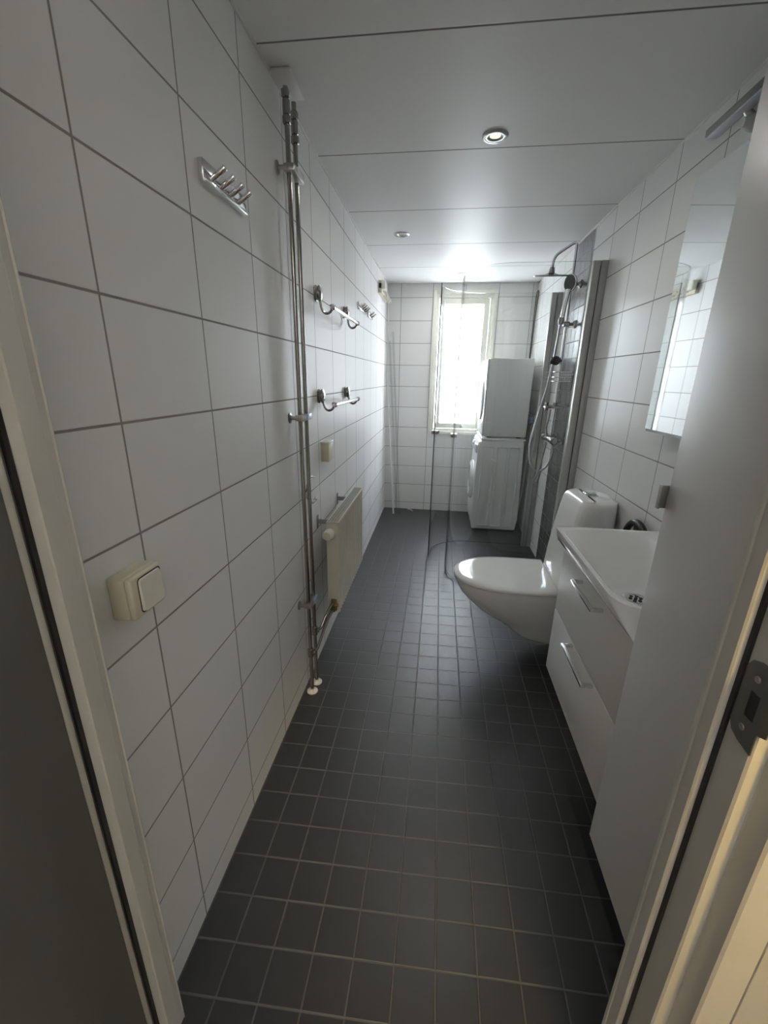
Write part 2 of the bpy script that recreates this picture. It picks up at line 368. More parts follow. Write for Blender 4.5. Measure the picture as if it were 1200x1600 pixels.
obj('head_jamb', bx(DX0 - .05, DX1 + .06, YH - .002, Y0 + .0005, DZ - 0.02, DZ + 0.05, bev=0.002), m_frame, door)
obj('threshold', bx(DX0, DX1, 0.392, 0.430, -0.004, 0.010, bev=0.003), m_frame, door)
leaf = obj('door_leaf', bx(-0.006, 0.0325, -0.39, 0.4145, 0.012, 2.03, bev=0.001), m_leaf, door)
obj('leaf_edge', bx(-0.006, 0.0325, 0.4146, 0.4265, 0.012, 2.03, bev=0.003), m_frame, leaf)
# strike plate with latch hole, two screws and a bent lip
bm = B(); XS = 0.8968; PT = .0014; pya, pyb = 0.4055, 0.4445; hy0, hy1, hz0, hz1 = .4150, .4290, 1.004, 1.037
def px_(pts): loft(bm, [[(XS, y, z) for y, z in pts], [(XS + PT, y, z) for y, z in pts]])
px_([(pya, hz0), (hy0, hz0), (hy0, hz1), (pya, hz1)]); px_([(hy1, hz0), (pyb, hz0), (pyb, hz1), (hy1, hz1)])
px_([(pya, .968), (pyb - .018, .970), (pyb - .006, .975), (pyb, .986), (pyb, hz0), (pya, hz0)])
px_([(pya, 1.076), (pyb - .018, 1.074), (pyb - .006, 1.069), (pyb, 1.058), (pyb, hz1), (pya, hz1)])
loft(bm, [[(XS, pya, .996), (XS + PT, pya, .996), (XS + PT, pya, 1.045), (XS, pya, 1.045)],
          [(XS + .004, pya - .007, .998), (XS + .0055, pya - .007, .998), (XS + .0055, pya - .007, 1.043), (XS + .004, pya - .007, 1.043)]])
sp_ = obj('strike_plate', bm, m_plate, door)
obj('latch_hole', bx(XS + PT * .6, XS + PT, hy0, hy1, hz0, hz1), m_slot, sp_)
for zz in (.989, 1.053):
    obj('screw', lathe(B(), (XS, .4255, zz), (-1, 0, 0), [(0, .0042), (.0010, .0036), (.0002, .0012)], 14), m_alu2, sp_)

# ------------------------------------------------------------------ heating pipes on the left wall
def riser(xf, yf, xt, yt, zcoup, zb, yr, zr, lab):
    t = thing('heating_pipe', (xf, yf, 0), lab, 'pipe', 'chrome heating pipes from floor to ceiling')
    at = lambda z: Vector((xf + (xt - xf) * z / ZC, yf + (yt - yf) * z / ZC, z))
    obj('pipe', tube(B(), [at(0.002), at(ZC - .02)], .0078, 16), m_pipe, t)
    bm = B()
    for a, b, r in ((zcoup, zcoup + .022, .0135), (zcoup + .024, zcoup + .062, .011), (zcoup + .064, zcoup + .086, .0135)):
        lathe(bm, at(a), (0, 0, 1), [(0, r * .8), (.002, r), (b - a - .002, r), (b - a, r * .8)], 6 if r > .012 else 20)
    obj('coupling', bm, m_dch, t)
    c = obj('floor_collar', lathe(B(), at(0.0), (0, 0, 1), [(0, .024), (.004, .024), (.010, .015), (.016, .012)], 24), m_wpl, t); c['label'] = 'white plastic floor collar'
    p = at(zb)
    bm = tube(B(), fillet([p, p + Vector((.022, .02, .0)), (0.085, yr - .06, zr - .01), (0.097, yr, zr)], .03), .0065, 12)
    lathe(bm, p - Vector((0, 0, .022)), (0, 0, 1), [(0, .010), (.003, .0125), (.041, .0125), (.044, .010)], 16)
    lathe(bm, p, (1, .6, 0), [(0, .011), (.018, .011), (.02, .008)], 6)
    obj('branch_pipe', bm, m_pipe, t); return t
riser(.038, 1.505, .034, 1.517, 2.085, .205, 1.695, .318, 'nearer of the two vertical chrome heating pipes on the left wall')
riser(.041, 1.566, .033, 1.593, 2.068, .275, 1.695, .352, 'farther of the two vertical chrome heating pipes, closer to the radiator')
for z, lab in ((1.973, 'topmost chrome clamp holding both heating pipes, just under the ceiling plate'),
               (1.213, 'middle clamp with pale spacer holding both heating pipes at chest height'),
               (0.442, 'lowest clamp with pale blue spacer holding both heating pipes beside the radiator')):
    t = thing('pipe_clamp', (0, 1.53, z), lab, 'pipe clamp', 'clamps on the heating pipes')
    ya_ = 1.505 + .012 * z / ZC; yb2 = 1.566 + .027 * z / ZC
    bm = bx(.022, .056, ya_ - .018, yb2 + .015, z - .011, z + .011, bev=.004); cyl(bm, (0, ya_ - .012, z), (.03, ya_ - .012, z), .007)
    lathe(bm, (0.0, ya_ - .012, z), (1, 0, 0), [(0, .019), (.003, .019), (.006, .010)], 20)
    obj('clamp_body', bm, m_alu2, t)
    o = obj('spacer', bx(.050, .0585, ya_ + .018, yb2 + .004, z - .008, z + .013, bev=.002), m_blu if z < 1.9 else m_wpl, t); o['label'] = 'pale plastic spacer'
t = thing('pipe_cover_plate', (.035, 1.54, ZC - .012), 'white rectangular plate on the ceiling where the heating pipes pass through', 'cover plate')
obj('plate', bx(.001, .066, 1.468, 1.606, ZC - .010, ZC - .0005, bev=.002), m_white, t)

# chrome double hook behind the pipes
t = thing('wall_hook', (0, 1.62, .86), 'small chrome hook with curved arm on left wall behind the heating pipes', 'hook')
obj('hook_base', lathe(B(), (0, 1.60, .90), (1, 0, 0), [(0, .018), (.006, .018), (.01, .012), (.02, .01)], 20), m_chr, t)
obj('upper_arm', tube(B(), spline([(.015, 1.60, .905), (.025, 1.595, .94), (.032, 1.62, .965), (.036, 1.66, .958)]), .0045, 10), m_chr, t)
bm = tube(B(), spline([(.015, 1.60, .895), (.030, 1.61, .862), (.036, 1.635, .855), (.038, 1.655, .862)]), .0045, 10); cyl(bm, (.038, 1.65, .862), (.039, 1.668, .866), .008, bev=.002)
obj('lower_arm', bm, m_chr, t)

# ------------------------------------------------------------------ coat hook racks
def rack(y0, y1, z, n, lab, grp=None, hh=.042):
    t = thing('hook_rack', (0, (y0 + y1) / 2, z - hh / 2), lab, 'hook rack', grp)
    bm = bx(0, .012, y0, y1, z - hh / 2, z + hh / 2, bev=.0015); box(bm, .010, .016, y0 + .003, y1 - .003, z - hh / 2, z - hh / 2 + .008, bev=.001)
    obj('back_plate', bm, m_chr, t)
    d = (y1 - y0) / (n if n > 2 else 2); s = y0 + (.035 if n > 2 else .03)
    for k in range(n):
        y = s + k * ((y1 - .045 - s) / (n - 1))
        bm = cyl(B(), (.010, y, z - .008), (.046, y, z + .014), .0062, 16, bev=.001)
        obj('peg', bm, m_chr, t)
    return t
rack(1.012, 1.222, 1.777, 4, 'chrome rack with four pegs, nearest the camera on the left wall')
rack(2.83, 3.09, 1.785, 4, 'small chrome rack with four pegs, beyond the upper towel rail')
rack(3.20, 3.36, 1.785, 2, 'small chrome two-peg rack beyond the far four-peg rack')

# ------------------------------------------------------------------ towel rails
def towel(y0, y1, z, zb, lab):
    t = thing('towel_rail', (0, (y0 + y1) / 2, z), lab, 'towel rail', 'towel rails on the left wall')
    for y in (y0, y1):
        bm = lathe(B(), (0, y, z), (1, 0, 0), [(0, .031), (.004, .031), (.007, .027), (.013, .027), (.015, .031), (.021, .030), (.026, .021), (.028, .0)], 26)
        mo = obj('mount', bm, m_dch, t)
        obj('arm', tube(B(), spline([(.018, y, z - .012), (.024, y + .002, zb - .006), (.036, y + .008, zb - .024), (.054, y + .016, zb - .022), (.068, y + .024, zb - .002)]), .0055, 10), m_dch, mo)
    a = Vector((.068, y0 + .022, zb)); b = Vector((.068, y1 + .03, zb))
    bm = cyl(B(), a, b, .0085, 18)
    lathe(bm, a, (0, 1, 0), [(-.012, .008), (-.008, .0125), (.010, .0125), (.016, .0085)], 18)
    lathe(bm, b, (0, 1, 0), [(-.004, .0085), (.0, .012), (.008, .012), (.012, .006)], 18)
    obj('bar', bm, m_chr, t)
towel(1.892, 2.44, 1.690, 1.640, 'upper chrome towel rail with round mounts on the left wall')
towel(1.892, 2.44, 1.275, 1.238, 'lower chrome towel rail with round mounts on the left wall')

t = thing('wall_box', (0, 1.94, .965), 'small square ivory box on left wall below the lower towel rail', 'wall box')
obj('housing', bx(0, .038, 1.902, 1.985, .975, 1.062, bev=.003), m_ivo, t)
obj('lid', bx(0, .042, 1.897, 1.990, 1.062, 1.070, bev=.002), m_wpl, t)

t = thing('light_switch', (0, .606, .953), 'ivory surface-mounted light switch on the left wall near the door', 'light switch')
obj('back_box', bx(0, .031, .565, .647, .953, 1.032, bev=.004, seg=3), m_ivo, t)
obj('switch_frame', bx(.0315, .043, .566, .646, .954, 1.031, bev=.004, seg=3), m_ivo, t)
bm = loft(B(), [[(x - .0, y, z) for y, z, x in [(q[0], q[1], .0425) for q in rrect(.584, .642, .961, 1.024, 0, .006)]],
                [(.0475 - (q[1] - .99) * .05, q[0], q[1]) for q in rrect(.586, .640, .963, 1.022, 0, .006)]])
o = obj('rocker', bm, m_ivw, t)
bm = B()
loft(bm, [[(.0432, q[0], q[1]) for q in rrect(.5825, .6435, .9595, 1.0255, 0, .007)], [(.0436, q[0], q[1]) for q in rrect(.5825, .6435, .9595, 1.0255, 0, .007)]])
obj('rocker_gap', bm, m_slot, t)

# ------------------------------------------------------------------ radiator
rad = thing('radiator', (.095, 2.01, .285), 'ivory ribbed panel radiator mounted low on the left wall', 'radiator')
RY0, RY1, RZ0, RZ1, RX0, RX1 = 1.70, 2.325, .292, .748, .070, .124
prof = []
n = 19; step = (RY1 - RY0 - .03) / n
for k in range(n):
    y = RY0 + .015 + k * step
    for f, x in ((.0, 0), (.2, 0), (.36, -.011), (.64, -.011), (.8, 0)): prof.append((RX1 + x, y + f * step))
prof = [(RX1 - .012, RY0 + .003), (RX1 - .001, RY0 + .004)] + prof + [(RX1, RY1 - .015), (RX1 - .001, RY1 - .004), (RX1 - .012, RY1 - .003)]
obj('ribbed_panel', loft(B(), [[(x, y, RZ0 + .004) for x, y in prof], [(x, y, RZ1 - .012) for x, y in prof]]), m_rad, rad, ang=25)
obj('back_panel', bx(RX0, RX0 + .010, RY0 + .004, RY1 - .004, RZ0, RZ1 - .012, bev=.002), m_rad, rad)
for y in (RY0, RY1 - .004): obj('side_cover', bx(RX0, RX1 - .003, y, y + .004, RZ0 + .05, RZ1 - .004, bev=.001), m_rad, rad)
bm = B()
for x in (RX0, RX1 - .004): box(bm, x, x + .004, RY0, RY1, RZ1 - .014, RZ1, bev=.001)
for y in (RY0, RY1 - .004): box(bm, RX0 + .004, RX1 - .004, y, y + .004, RZ1 - .008, RZ1, bev=.001)
gf = obj('grille_frame', bm, m_rad, rad)
bm = B(); k = RY0 + .008
while k < RY1 - .01: box(bm, RX0 + .005, RX1 - .005, k, k + .0045, RZ1 - .010, RZ1 - .003); k += .0085
for x in (.083, .097, .111): box(bm, x - .0015, x + .0015, RY0 + .005, RY1 - .005, RZ1 - .012, RZ1 - .002)
obj('grille', bm, m_grl, gf)
obj('inner_fins', bx(RX0 + .014, RX1 - .014, RY0 + .02, RY1 - .02, RZ0 + .02, RZ1 - .03), m_grl, rad)
bm = lathe(B(), (.094, RY0, .700), (-.15, -1, .0), [(0, .014), (.010, .014), (.012, .021), (.018, .0235), (.045, .0225), (.056, .019), (.060, .010)], 26)
k_ = obj('thermostat_knob', bm, m_ivw, rad); k_['label'] = 'round ivory thermostat knob'
bm = lathe(B(), (.094, RY0, .700), (-.15, -1, .0), [(.022, .0238), (.024, .0246), (.027, .0246), (.029, .0234)], 26, cap=False); obj('knob_ring', bm, m_wpl, k_)
bm = cyl(B(), (.097, RY0 + .02, .318), (.097, RY0 - .018, .318), .014, 6); cyl(bm, (.097, RY0 + .02, .352), (.097, RY0 - .014, .352), .012, 6)
box(bm, .083, .112, RY0 - .006, RY0 + .02, .305, .366, bev=.004)
cyl(bm, (.097, RY0 - .002, .335), (.118, RY0 - .002, .335), .008)
v_ = obj('valve', bm, m_brs, rad); v_['label'] = 'tarnished brass valve'
for y in (1.80, 2.20):
    obj('bracket', box(bx(0, RX0 + .002, y, y + .006, .700, .722, bev=.001), 0, .004, y - .008, y + .014, .68, .742, bev=.001), m_gry, rad)

# ------------------------------------------------------------------ clothes line box with hooks, cord
t = thing('clothesline_box', (0, 3.93, 2.0), 'ivory retractable clothesline box high on the left wall near the back corner', 'clothesline')
obj('end_housing', bx(0, .060, 3.72, 3.80, 2.035, 2.105, bev=.008, seg=3), m_ivw, t)
obj('rail', bx(0, .030, 3.72, 4.18, 2.01, 2.085, bev=.003), m_ivo, t)
for k in range(5):
    y = 3.80 + k * .085
    obj('line_hook', tube(B(), spline([(.028, y, 2.035), (.052, y, 2.028), (.056, y + .004, 2.008), (.046, y + .006, 1.996), (.036, y + .006, 2.004)], 5), .0055, 8), m_ivw, t)
    bm = lathe(B(), (.03, y - .02, 2.06), (1, 0, 0), [(0, .006), (.001, .006)], 10); obj('eyelet', bm, m_slot, t)
tag(obj('pull_cord', tube(B(), spline([(.03, 4.20, 2.0), (.032, 4.21, 1.85), (.03, 4.235, 1.69), (.026, 4.26, 1.66), (.02, 4.285, 1.69), (.018, 4.29, 1.9), (.02, 4.28, 2.02)], 8), .0026, 8), m_wpl),
    'thin white looped cord hanging below the ivory clothesline box', 'cord')

# transparent strips leaning in the back left corner
def strip(name, a, b, w_, mt, lab):
    a = Vector(a); b = Vector(b); d = (b - a).normalized(); s = Vector((1, .35, 0)).normalized(); s = (s - d * s.dot(d)).normalized(); q = d.cross(s)
    bm = loft(B(), [[p + s * sx * w_ / 2 + q * sy * .003 for sx, sy in ((-1, -1), (1, -1), (1, 1), (-1, 1))] for p in (a, b)])
    return tag(obj('sealing_strip', bm, mt), lab, 'sealing strip', 'strips leaning in the back left corner')
strip('a', (.125, 4.14, .004), (.016, 4.30, 1.42), .016, m_wpl, 'white strip leaning in the corner, leftmost of the leaning strips')
strip('b', (.165, 4.10, .004), (.030, 4.335, 1.70), .020, m_clear, 'clear plastic strip leaning in the corner, middle of the leaning strips')
strip('c', (.190, 4.11, .004), (.060, 4.345, 1.78), .018, m_clear, 'clear plastic strip leaning in the corner, rightmost of the leaning strips')
tag(obj('plastic_offcut', tube(B(), spline([(.262, 4.318, .006), (.285, 4.312, .008), (.305, 4.29, .006), (.318, 4.262, .006)], 5), .006, 8), m_wpl), 'small white curved plastic piece lying on the floor by the back wall', 'offcut')

# ------------------------------------------------------------------ ceiling spots
def spot(x, y, lit, lab):
    t = thing('ceiling_spotlight', (x, y, ZC - .008), lab, 'ceiling light', 'recessed ceiling spots')
    c = (x, y, ZC)
    obj('trim_ring', lathe(B(), c, (0, 0, -1), [(0, .047), (.003, .047), (.006, .043), (.0065, .037), (.004, .0355), (.0055, .034), (.0055, .028), (.002, .026), (.0005, .0255)], 36, cap=False), m_alu, t)
    obj('inner_cup', lathe(B(), c, (0, 0, -1), [(.0035, .027), (.0015, .0235), (.0008, .018)], 30, cap=False), m_alu2, t)
    o = obj('lamp_lens', lathe(B(), c, (0, 0, -1), [(.0004, .0235), (.0012, .018)], 30), m_bulb if lit else m_lens, t)
    return t
spot(.687, 1.888, True, 'glowing recessed ceiling spot nearest the camera')
spot(.256, 2.949, False, 'dim recessed ceiling spot near the left wall, beyond the towel rails')
spot(.676, 4.002, False, 'small recessed ceiling spot farthest away, in front of the window')

# ------------------------------------------------------------------ shower doors
def arcpath(p0, c, r, a0, a1, p1, n=20):
    out = [p0] + [(c[0] + r * math.cos(math.radians(a0 + (a1 - a0) * k / n)), c[1] + r * math.sin(math.radians(a0 + (a1 - a0) * k / n))) for k in range(n + 1)] + [p1]
    return [Vector((x, y, 0)) for x, y in out]
def wall_of(path, th, z0, z1, edge_mi=None):
    bm = B(); n = len(path); A = []; Bq = []
    for i, p in enumerate(path):
        d = (path[min(i + 1, n - 1)] - path[max(i - 1, 0)]).normalized(); q = Vector((-d.y, d.x, 0)) * th / 2
        A.append(p + q); Bq.append(p - q)
    vs = [[bm.verts.new((v.x, v.y, z)) for v in L] for L in (A, Bq) for z in (z0, z1)]
    a0, a1, b0, b1 = vs
    for i in range(n - 1):
        bm.faces.new((a0[i], a0[i + 1], a1[i + 1], a1[i])); bm.faces.new((b0[i], b1[i], b1[i + 1], b0[i + 1]))
        f = bm.faces.new((a1[i], a1[i + 1], b1[i + 1], b1[i])); f.material_index = 1 if edge_mi else 0
        f = bm.faces.new((a0[i], b0[i], b0[i + 1], a0[i + 1])); f.material_index = 1 if edge_mi else 0
    for i in (0, n - 1):
        f = bm.faces.new((a0[i], a1[i], b1[i], b0[i])); f.material_index = 1 if edge_mi else 0
    return bm
def shower_door(yw, path, lab, hp, hd):
    t = thing('shower_door', (W - .04, yw, 0), lab, 'shower door', 'curved glass shower doors')
    obj('glass_panel', wall_of(path, .006, .016, 1.955, 1), [m_glass, m_gedge], t)
    bm = wall_of(path, .010, .003, .018); o = obj('bottom_seal', bm, m_clear, t)
    bm = bx(1.297, 1.333, yw - .016, yw + .018, .004, 1.956, bev=.003); box(bm, 1.3365, W - .0005, yw - .018, yw + .020, .002, 1.956, bev=.003)
    obj('wall_profile', bm, m_alu, t)
    obj('profile_slot', bx(1.3325, 1.337, yw - .010, yw + .012, .005, 1.93), m_slot, t)
    d = Vector(hd).normalized(); q = Vector((-d.y, d.x, 0)); p = Vector(hp); bm = B()
    for s in (-1, 1):
        c = p + q * s * .012
        loft(bm, [[c + d * a * .028 + q * b * .008 + Vector((0, 0, z)) for a, b in ((-1, -1), (1, -1), (1, 1), (-1, 1))] for z in (-.012, .012)])
    obj('handle', bm, m_dch, t)
    return t
near = arcpath((1.298, 2.60), (.925, 2.875), .275, 270, 180, (.648, 3.0))
far = arcpath((1.298, 3.452), (.845, 3.125), .33, 90, 180, (.515, 3.085))
shower_door(2.60, near, 'nearer curved glass shower door beside the toilet', (.650, 2.965, .985), (0, 1, 0))
shower_door(3.452, far, 'farther curved glass shower door in front of the washing machine', (.522, 3.11, .985), (.35, 1, 0))

# ------------------------------------------------------------------ shower set
RX, RY = 1.315, 3.03
t = thing('shower_set', (RX, RY, .95), 'chrome shower column with overhead rain head on the dark tiled strip', 'shower')
obj('riser_rail', tube(B(), fillet([(RX, RY, 1.0), (RX, RY, 2.165), (1.195, RY + .01, 2.088), (1.188, RY + .012, 2.02)], .035), .0085, 14), m_chr, t)
bm = lathe(B(), (1.188, RY + .012, 1.975), (0, -.19, .98), [(0, .104), (.003, .106), (.008, .104), (.012, .04), (.020, .018), (.045, .014), (.052, .010)], 40)
obj('rain_head', bm, m_dch, t)
bm = cyl(B(), (RX - .01, RY - .10, .975), (RX - .01, RY + .10, .975), .022, 24, bev=.003)
for s in (-1, 1): lathe(bm, (RX - .01, RY + s * .10, .975), (0, s, 0), [(0, .02), (.004, .026), (.040, .025), (.046, .018)], 24); cyl(bm, (RX, RY + s * .075, .975), (W, RY + s * .075, .975), .016); lathe(bm, (W, RY + s * .075, .975), (-1, 0, 0), [(0, .032), (.005, .032), (.012, .02)], 24)
cyl(bm, (RX - .05, RY - .02, .975), (RX, RY - .02, .975), .008)
obj('thermostat_mixer', bm, m_dch, t)
bm = cyl(B(), (RX, RY, 1.18), (RX, RY, 1.215), .014); box(bm, RX - .085, RX + .03, RY - .11, RY + .09, 1.183, 1.197, bev=.003); cyl(bm, (RX - .055, RY, 1.165), (RX - .055, RY, 1.215), .012)
obj('diverter_shelf', bm, m_dch, t)
for z in (1.93, 1.70):
    bm = B(); cyl(bm, (RX - .016, RY, z), (W, RY, z), .009); lathe(bm, (W, RY, z), (-1, 0, 0), [(0, .024), (.008, .024), (.018, .012)], 20); lathe(bm, (RX - .02, RY, z), (1, 0, 0), [(0, .014), (.004, .017), (.034, .017), (.038, .014)], 20)
    obj('wall_bracket', bm, m_dch, t)
bm = lathe(B(), (RX - .045, RY - .03, 1.48), (.5, -1, 0), [(-.03, .016), (-.02, .026), (.012, .029), (.022, .024), (.024, 0.004)], 24); cyl(bm, (RX - .04, RY, 1.48), (RX, RY, 1.48), .012)
o = obj('slider_knob', bm, m_blk, t); o['label'] = 'black round slider knob'
obj('supply_pipe', tube(B(), spline([(RX - .022, RY + .02, 1.17), (RX - .026, RY + .02, 1.10), (RX - .034, RY + .02, 1.05), (RX - .026, RY + .015, .99)], 6), .007, 10), m_chr, t)
# hand shower in its holder
t = thing('hand_shower', (RX - .045, RY - .02, 1.68), 'dark-faced hand shower hanging on the shower column with its silver hose', 'hand shower')
a = Vector((RX - .045, RY - .04, 1.69)); b = Vector((RX - .032, RY - .06, 1.86))
obj('handle', tube(B(), [a, a + (b - a) * .3, b, b + Vector((.002, -.004, .03))], [.011, .013, .012, .016], 16), m_chr, t)
hc = Vector((RX - .022, RY - .055, 1.925)); ax = Vector((-1.0, -.55, -.1)).normalized()
obj('spray_head', lathe(B(), hc, ax, [(-.022, .012), (-.016, .034), (-.002, .050), (.004, .050), (.006, .046)], 30), m_chr, t)
bm = lathe(B(), hc + ax * .0062, ax, [(0, .045), (.0015, .044)], 30)
u_ = ax.cross(Vector((0, 0, 1))).normalized(); v_ = ax.cross(u_)
for rr_, nn in ((.012, 6), (.022, 11), (.032, 16), (.040, 22)):
    for k in range(nn):
        an = 2 * math.pi * k / nn; lathe(bm, hc + ax * .0075 + u_ * rr_ * math.cos(an) + v_ * rr_ * math.sin(an), ax, [(0, .0018), (.002, .0012)], 6)
obj('spray_face', bm, m_blk, t)
bm = lathe(B(), (RX - .045, RY - .045, 1.715), (0, 0, -1), [(-.02, .016), (0, .018), (.022, .015), (.024, .009)], 18)
obj('holder', bm, m_dch, t)
hose = [(RX - .047, RY - .04, 1.69), (RX - .055, RY - .03, 1.50), (RX - .072, RY - .02, 1.32), (RX - .105, RY, 1.12), (RX - .135, RY - .01, .95), (RX - .130, RY - .03, .83),
        (RX - .085, RY - .05, .755), (RX - .020, RY - .06, .79), (RX + .008, RY - .05, .88), (RX + .004, RY - .03, .955)]
obj('hose', tube(B(), spline(hose, 9), .0068, 10), m_hose, t)
tag(obj('spare_hose', tube(B(), spline([(RX - .04, RY - .06, .955), (RX - .065, RY - .09, .84), (RX - .085, RY - .10, .74), (RX - .10, RY - .08, .685), (RX - .07, RY - .06, .68), (RX - .052, RY - .05, .76), (RX - .052, RY - .04, .87), (RX - .035, RY - .02, .955)], 8), .0062, 10), m_gry),
    'grey hose loop hanging lowest under the shower mixer', 'hose')
# wire basket
t = thing('shower_basket', (RX - .01, RY, 1.35), 'chrome wire soap basket hung on the shower column', 'basket')
bm = B(); bx0, bx1, by0, by1 = RX - .065, W - .012, RY - .15, RY + .13
for z in (1.352, 1.378, 1.410):
    pts = [(x, y, z) for x, y, _ in rrect(bx0, bx1, by0, by1, 0, .02, 4)]; pts.append(pts[0]); tube(bm, pts, .0022, 6, cap=False)
obj('wire_rims', bm, m_chr, t)
bm = B()
for k in range(9):
    y = by0 + .02 + k * (by1 - by0 - .04) / 8; tube(bm, [(bx0, y, 1.41), (bx0, y, 1.352), (bx1, y, 1.352), (bx1, y, 1.41)], .0016, 6)
obj('wire_floor', bm, m_chr, t)

# ------------------------------------------------------------------ washing machine and dryer
wm = thing('washing_machine', (1.10, 4.06, 0), 'white front-loading washing machine on the floor under the dryer', 'washing machine')
X0, X1, Y_0, Y_1, Z1 = .895, 1.300, 3.80, 4.335, .842
side = [(X0 + .008, .015), (X1 - .002, .015), (X1, .02), (X1 + .012, .12), (X1 - .003, .80), (X1 - .006, Z1), (X0 + .055, Z1), (X0 + .025, Z1 - .02), (X0 + .012, Z1 - .055), (X0 + .004, .60), (X0, .1)]
bm = loft(B(), [[(x, Y_0, z) for x, z in side], [(x, Y_1, z) for x, z in side]])
es = [e for e in bm.edges]; bmesh.ops.bevel(bm, geom=es, offset=.005, segments=2, affect='EDGES')
obj('cabinet', bm, m_appl, wm)
for (a, b) in ((.045, .155), (.175, .270), (.285, .375)):
    bm = B()
    ring = lambda x0, x1, z0, z1, y, r: [(q[0], y, q[1]) for q in rrect(x0, x1, z0, z1, 0, r)]
    loft(bm, [ring(X0 + a, X0 + b, .045, .79, Y_0 + .001, .014), ring(X0 + a + .003, X0 + b - .003, .048, .787, Y_0 - .0075, .012), ring(X0 + a + .006, X0 + b - .006, .051, .784, Y_0 - .0075, .011), ring(X0 + a + .010, X0 + b - .010, .055, .78, Y_0 - .0005, .01)])
    obj('side_embossing', bm, m_appl, wm)
obj('top_plate', bx(X0 + .03, X1 + .012, Y_0 - .002, Y_1, Z1 + .001, Z1 + .022, bev=.006), m_appl, wm)
bm = B()
prof_ = [(X0 + .052, Z1 - .002), (X0 + .018, Z1 - .018), (X0 + .000, Z1 - .07), (X0 - .006, Z1 - .115), (X0 + .003, Z1 - .12), (X0 + .012, Z1 - .06)]
loft(bm, [[(x, Y_0 + .02, z) for x, z in prof_], [(x, Y_1 - .01, z) for x, z in prof_]])
cp = obj('control_panel', bm, m_wpl, wm)
obj('program_dial', lathe(B(), (X0 + .002, 4.13, Z1 - .065), (-1, 0, .35), [(0, .028), (.016, .026), (.02, .022)], 24), m_wpl, cp)
obj('drawer_front', bx(X0 - .012, X0 + .004, 3.84, 3.97, Z1 - .105, Z1 - .045, bev=.004), m_wpl, cp)
dc = Vector((X0 + .004, 4.07, .43))
dr = obj('door_ring', lathe(B(), dc, (-1, 0, 0), [(0, .185), (.012, .19), (.026, .175), (.034, .150), (.026, .135), (.012, .130)], 48, cap=False), m_wpl, wm)
obj('door_glass', lathe(B(), dc, (-1, 0, 0), [(.006, .135), (.018, .125), (.026, .09), (.03, .02)], 40), m_gry, dr)
for x in (X0 + .05, X1 - .05):
    for y in (Y_0 + .05, Y_1 - .05): obj('foot', cyl(B(), (x, y, 0), (x, y, .02), .02), m_blk, wm)
dy = thing('tumble_dryer', (1.12, 4.06, Z1 + .022), 'white tumble dryer stacked on top of the washing machine', 'tumble dryer')
A0, A1, C0, C1 = .945, 1.305, .877, 1.527
obj('cabinet', bx(A0, A1, Y_0 + .005, Y_1 - .01, C0, C1, bev=.006), m_appl, dy)
obj('front_panel', bx(A0 - .018, A0 + .001, Y_0 + .012, Y_1 - .015, C0 + .004, C1 - .006, bev=.006), m_wpl, dy)
obj('door', lathe(B(), (A0 - .018, 4.06, 1.18), (-1, 0, 0), [(0, .18), (.010, .185), (.020, .17), (.022, .02)], 40), m_wpl, dy)
for x in (A0 + .05, A1 - .05):
    for y in (Y_0 + .06, Y_1 - .06): obj('foot', cyl(B(), (x, y, Z1 + .022), (x, y, C0 + .002), .022), m_blk, dy)
tag(obj('drain_hose', tube(B(), spline([(1.345, 4.02, 1.06), (1.352, 4.0, .95), (1.348, 3.93, .70), (1.342, 3.92, .45), (1.338, 3.93, .25), (1.330, 3.98, .10)], 8), .012, 12), m_gry),
    'grey drain hose running down the wall behind the washing machine', 'hose')
tag(obj('inlet_hose', tube(B(), spline([(1.350, 3.86, .98), (1.352, 3.85, .84), (1.346, 3.86, .62), (1.344, 3.87, .40), (1.328, 3.90, .22)], 8), .010, 12), m_hose),
    'pale supply hose hanging behind the washing machine, nearer the shower', 'hose')
t = thing('wall_tap', (W - .03, 3.86, .98), 'small wall tap with blue handle behind the dryer', 'tap')
obj('tap_body', lathe(B(), (W, 3.86, 1.01), (-1, 0, 0), [(0, .024), (.006, .024), (.01, .012), (.035, .012), (.038, .008)], 18), m_chr, t)
obj('tap_handle', lathe(B(), (W - .022, 3.86, 1.02), (0, 0, 1), [(0, .009), (.012, .018), (.028, .018), (.032, .012)], 10), m_blu, t)
tag(obj('hanging_cable', tube(B(), spline([(W - .006, 4.30, 2.12), (W - .012, 4.335, 2.08), (W - .012, 4.34, 1.8), (W - .012, 4.33, 1.53), (W - .010, 4.31, 1.62), (W - .010, 4.30, 1.9), (W - .008, 4.27, 2.11)], 8), .004, 8), m_blk),
    'thin black cable loop hanging on the right wall above the dryer', 'cable')

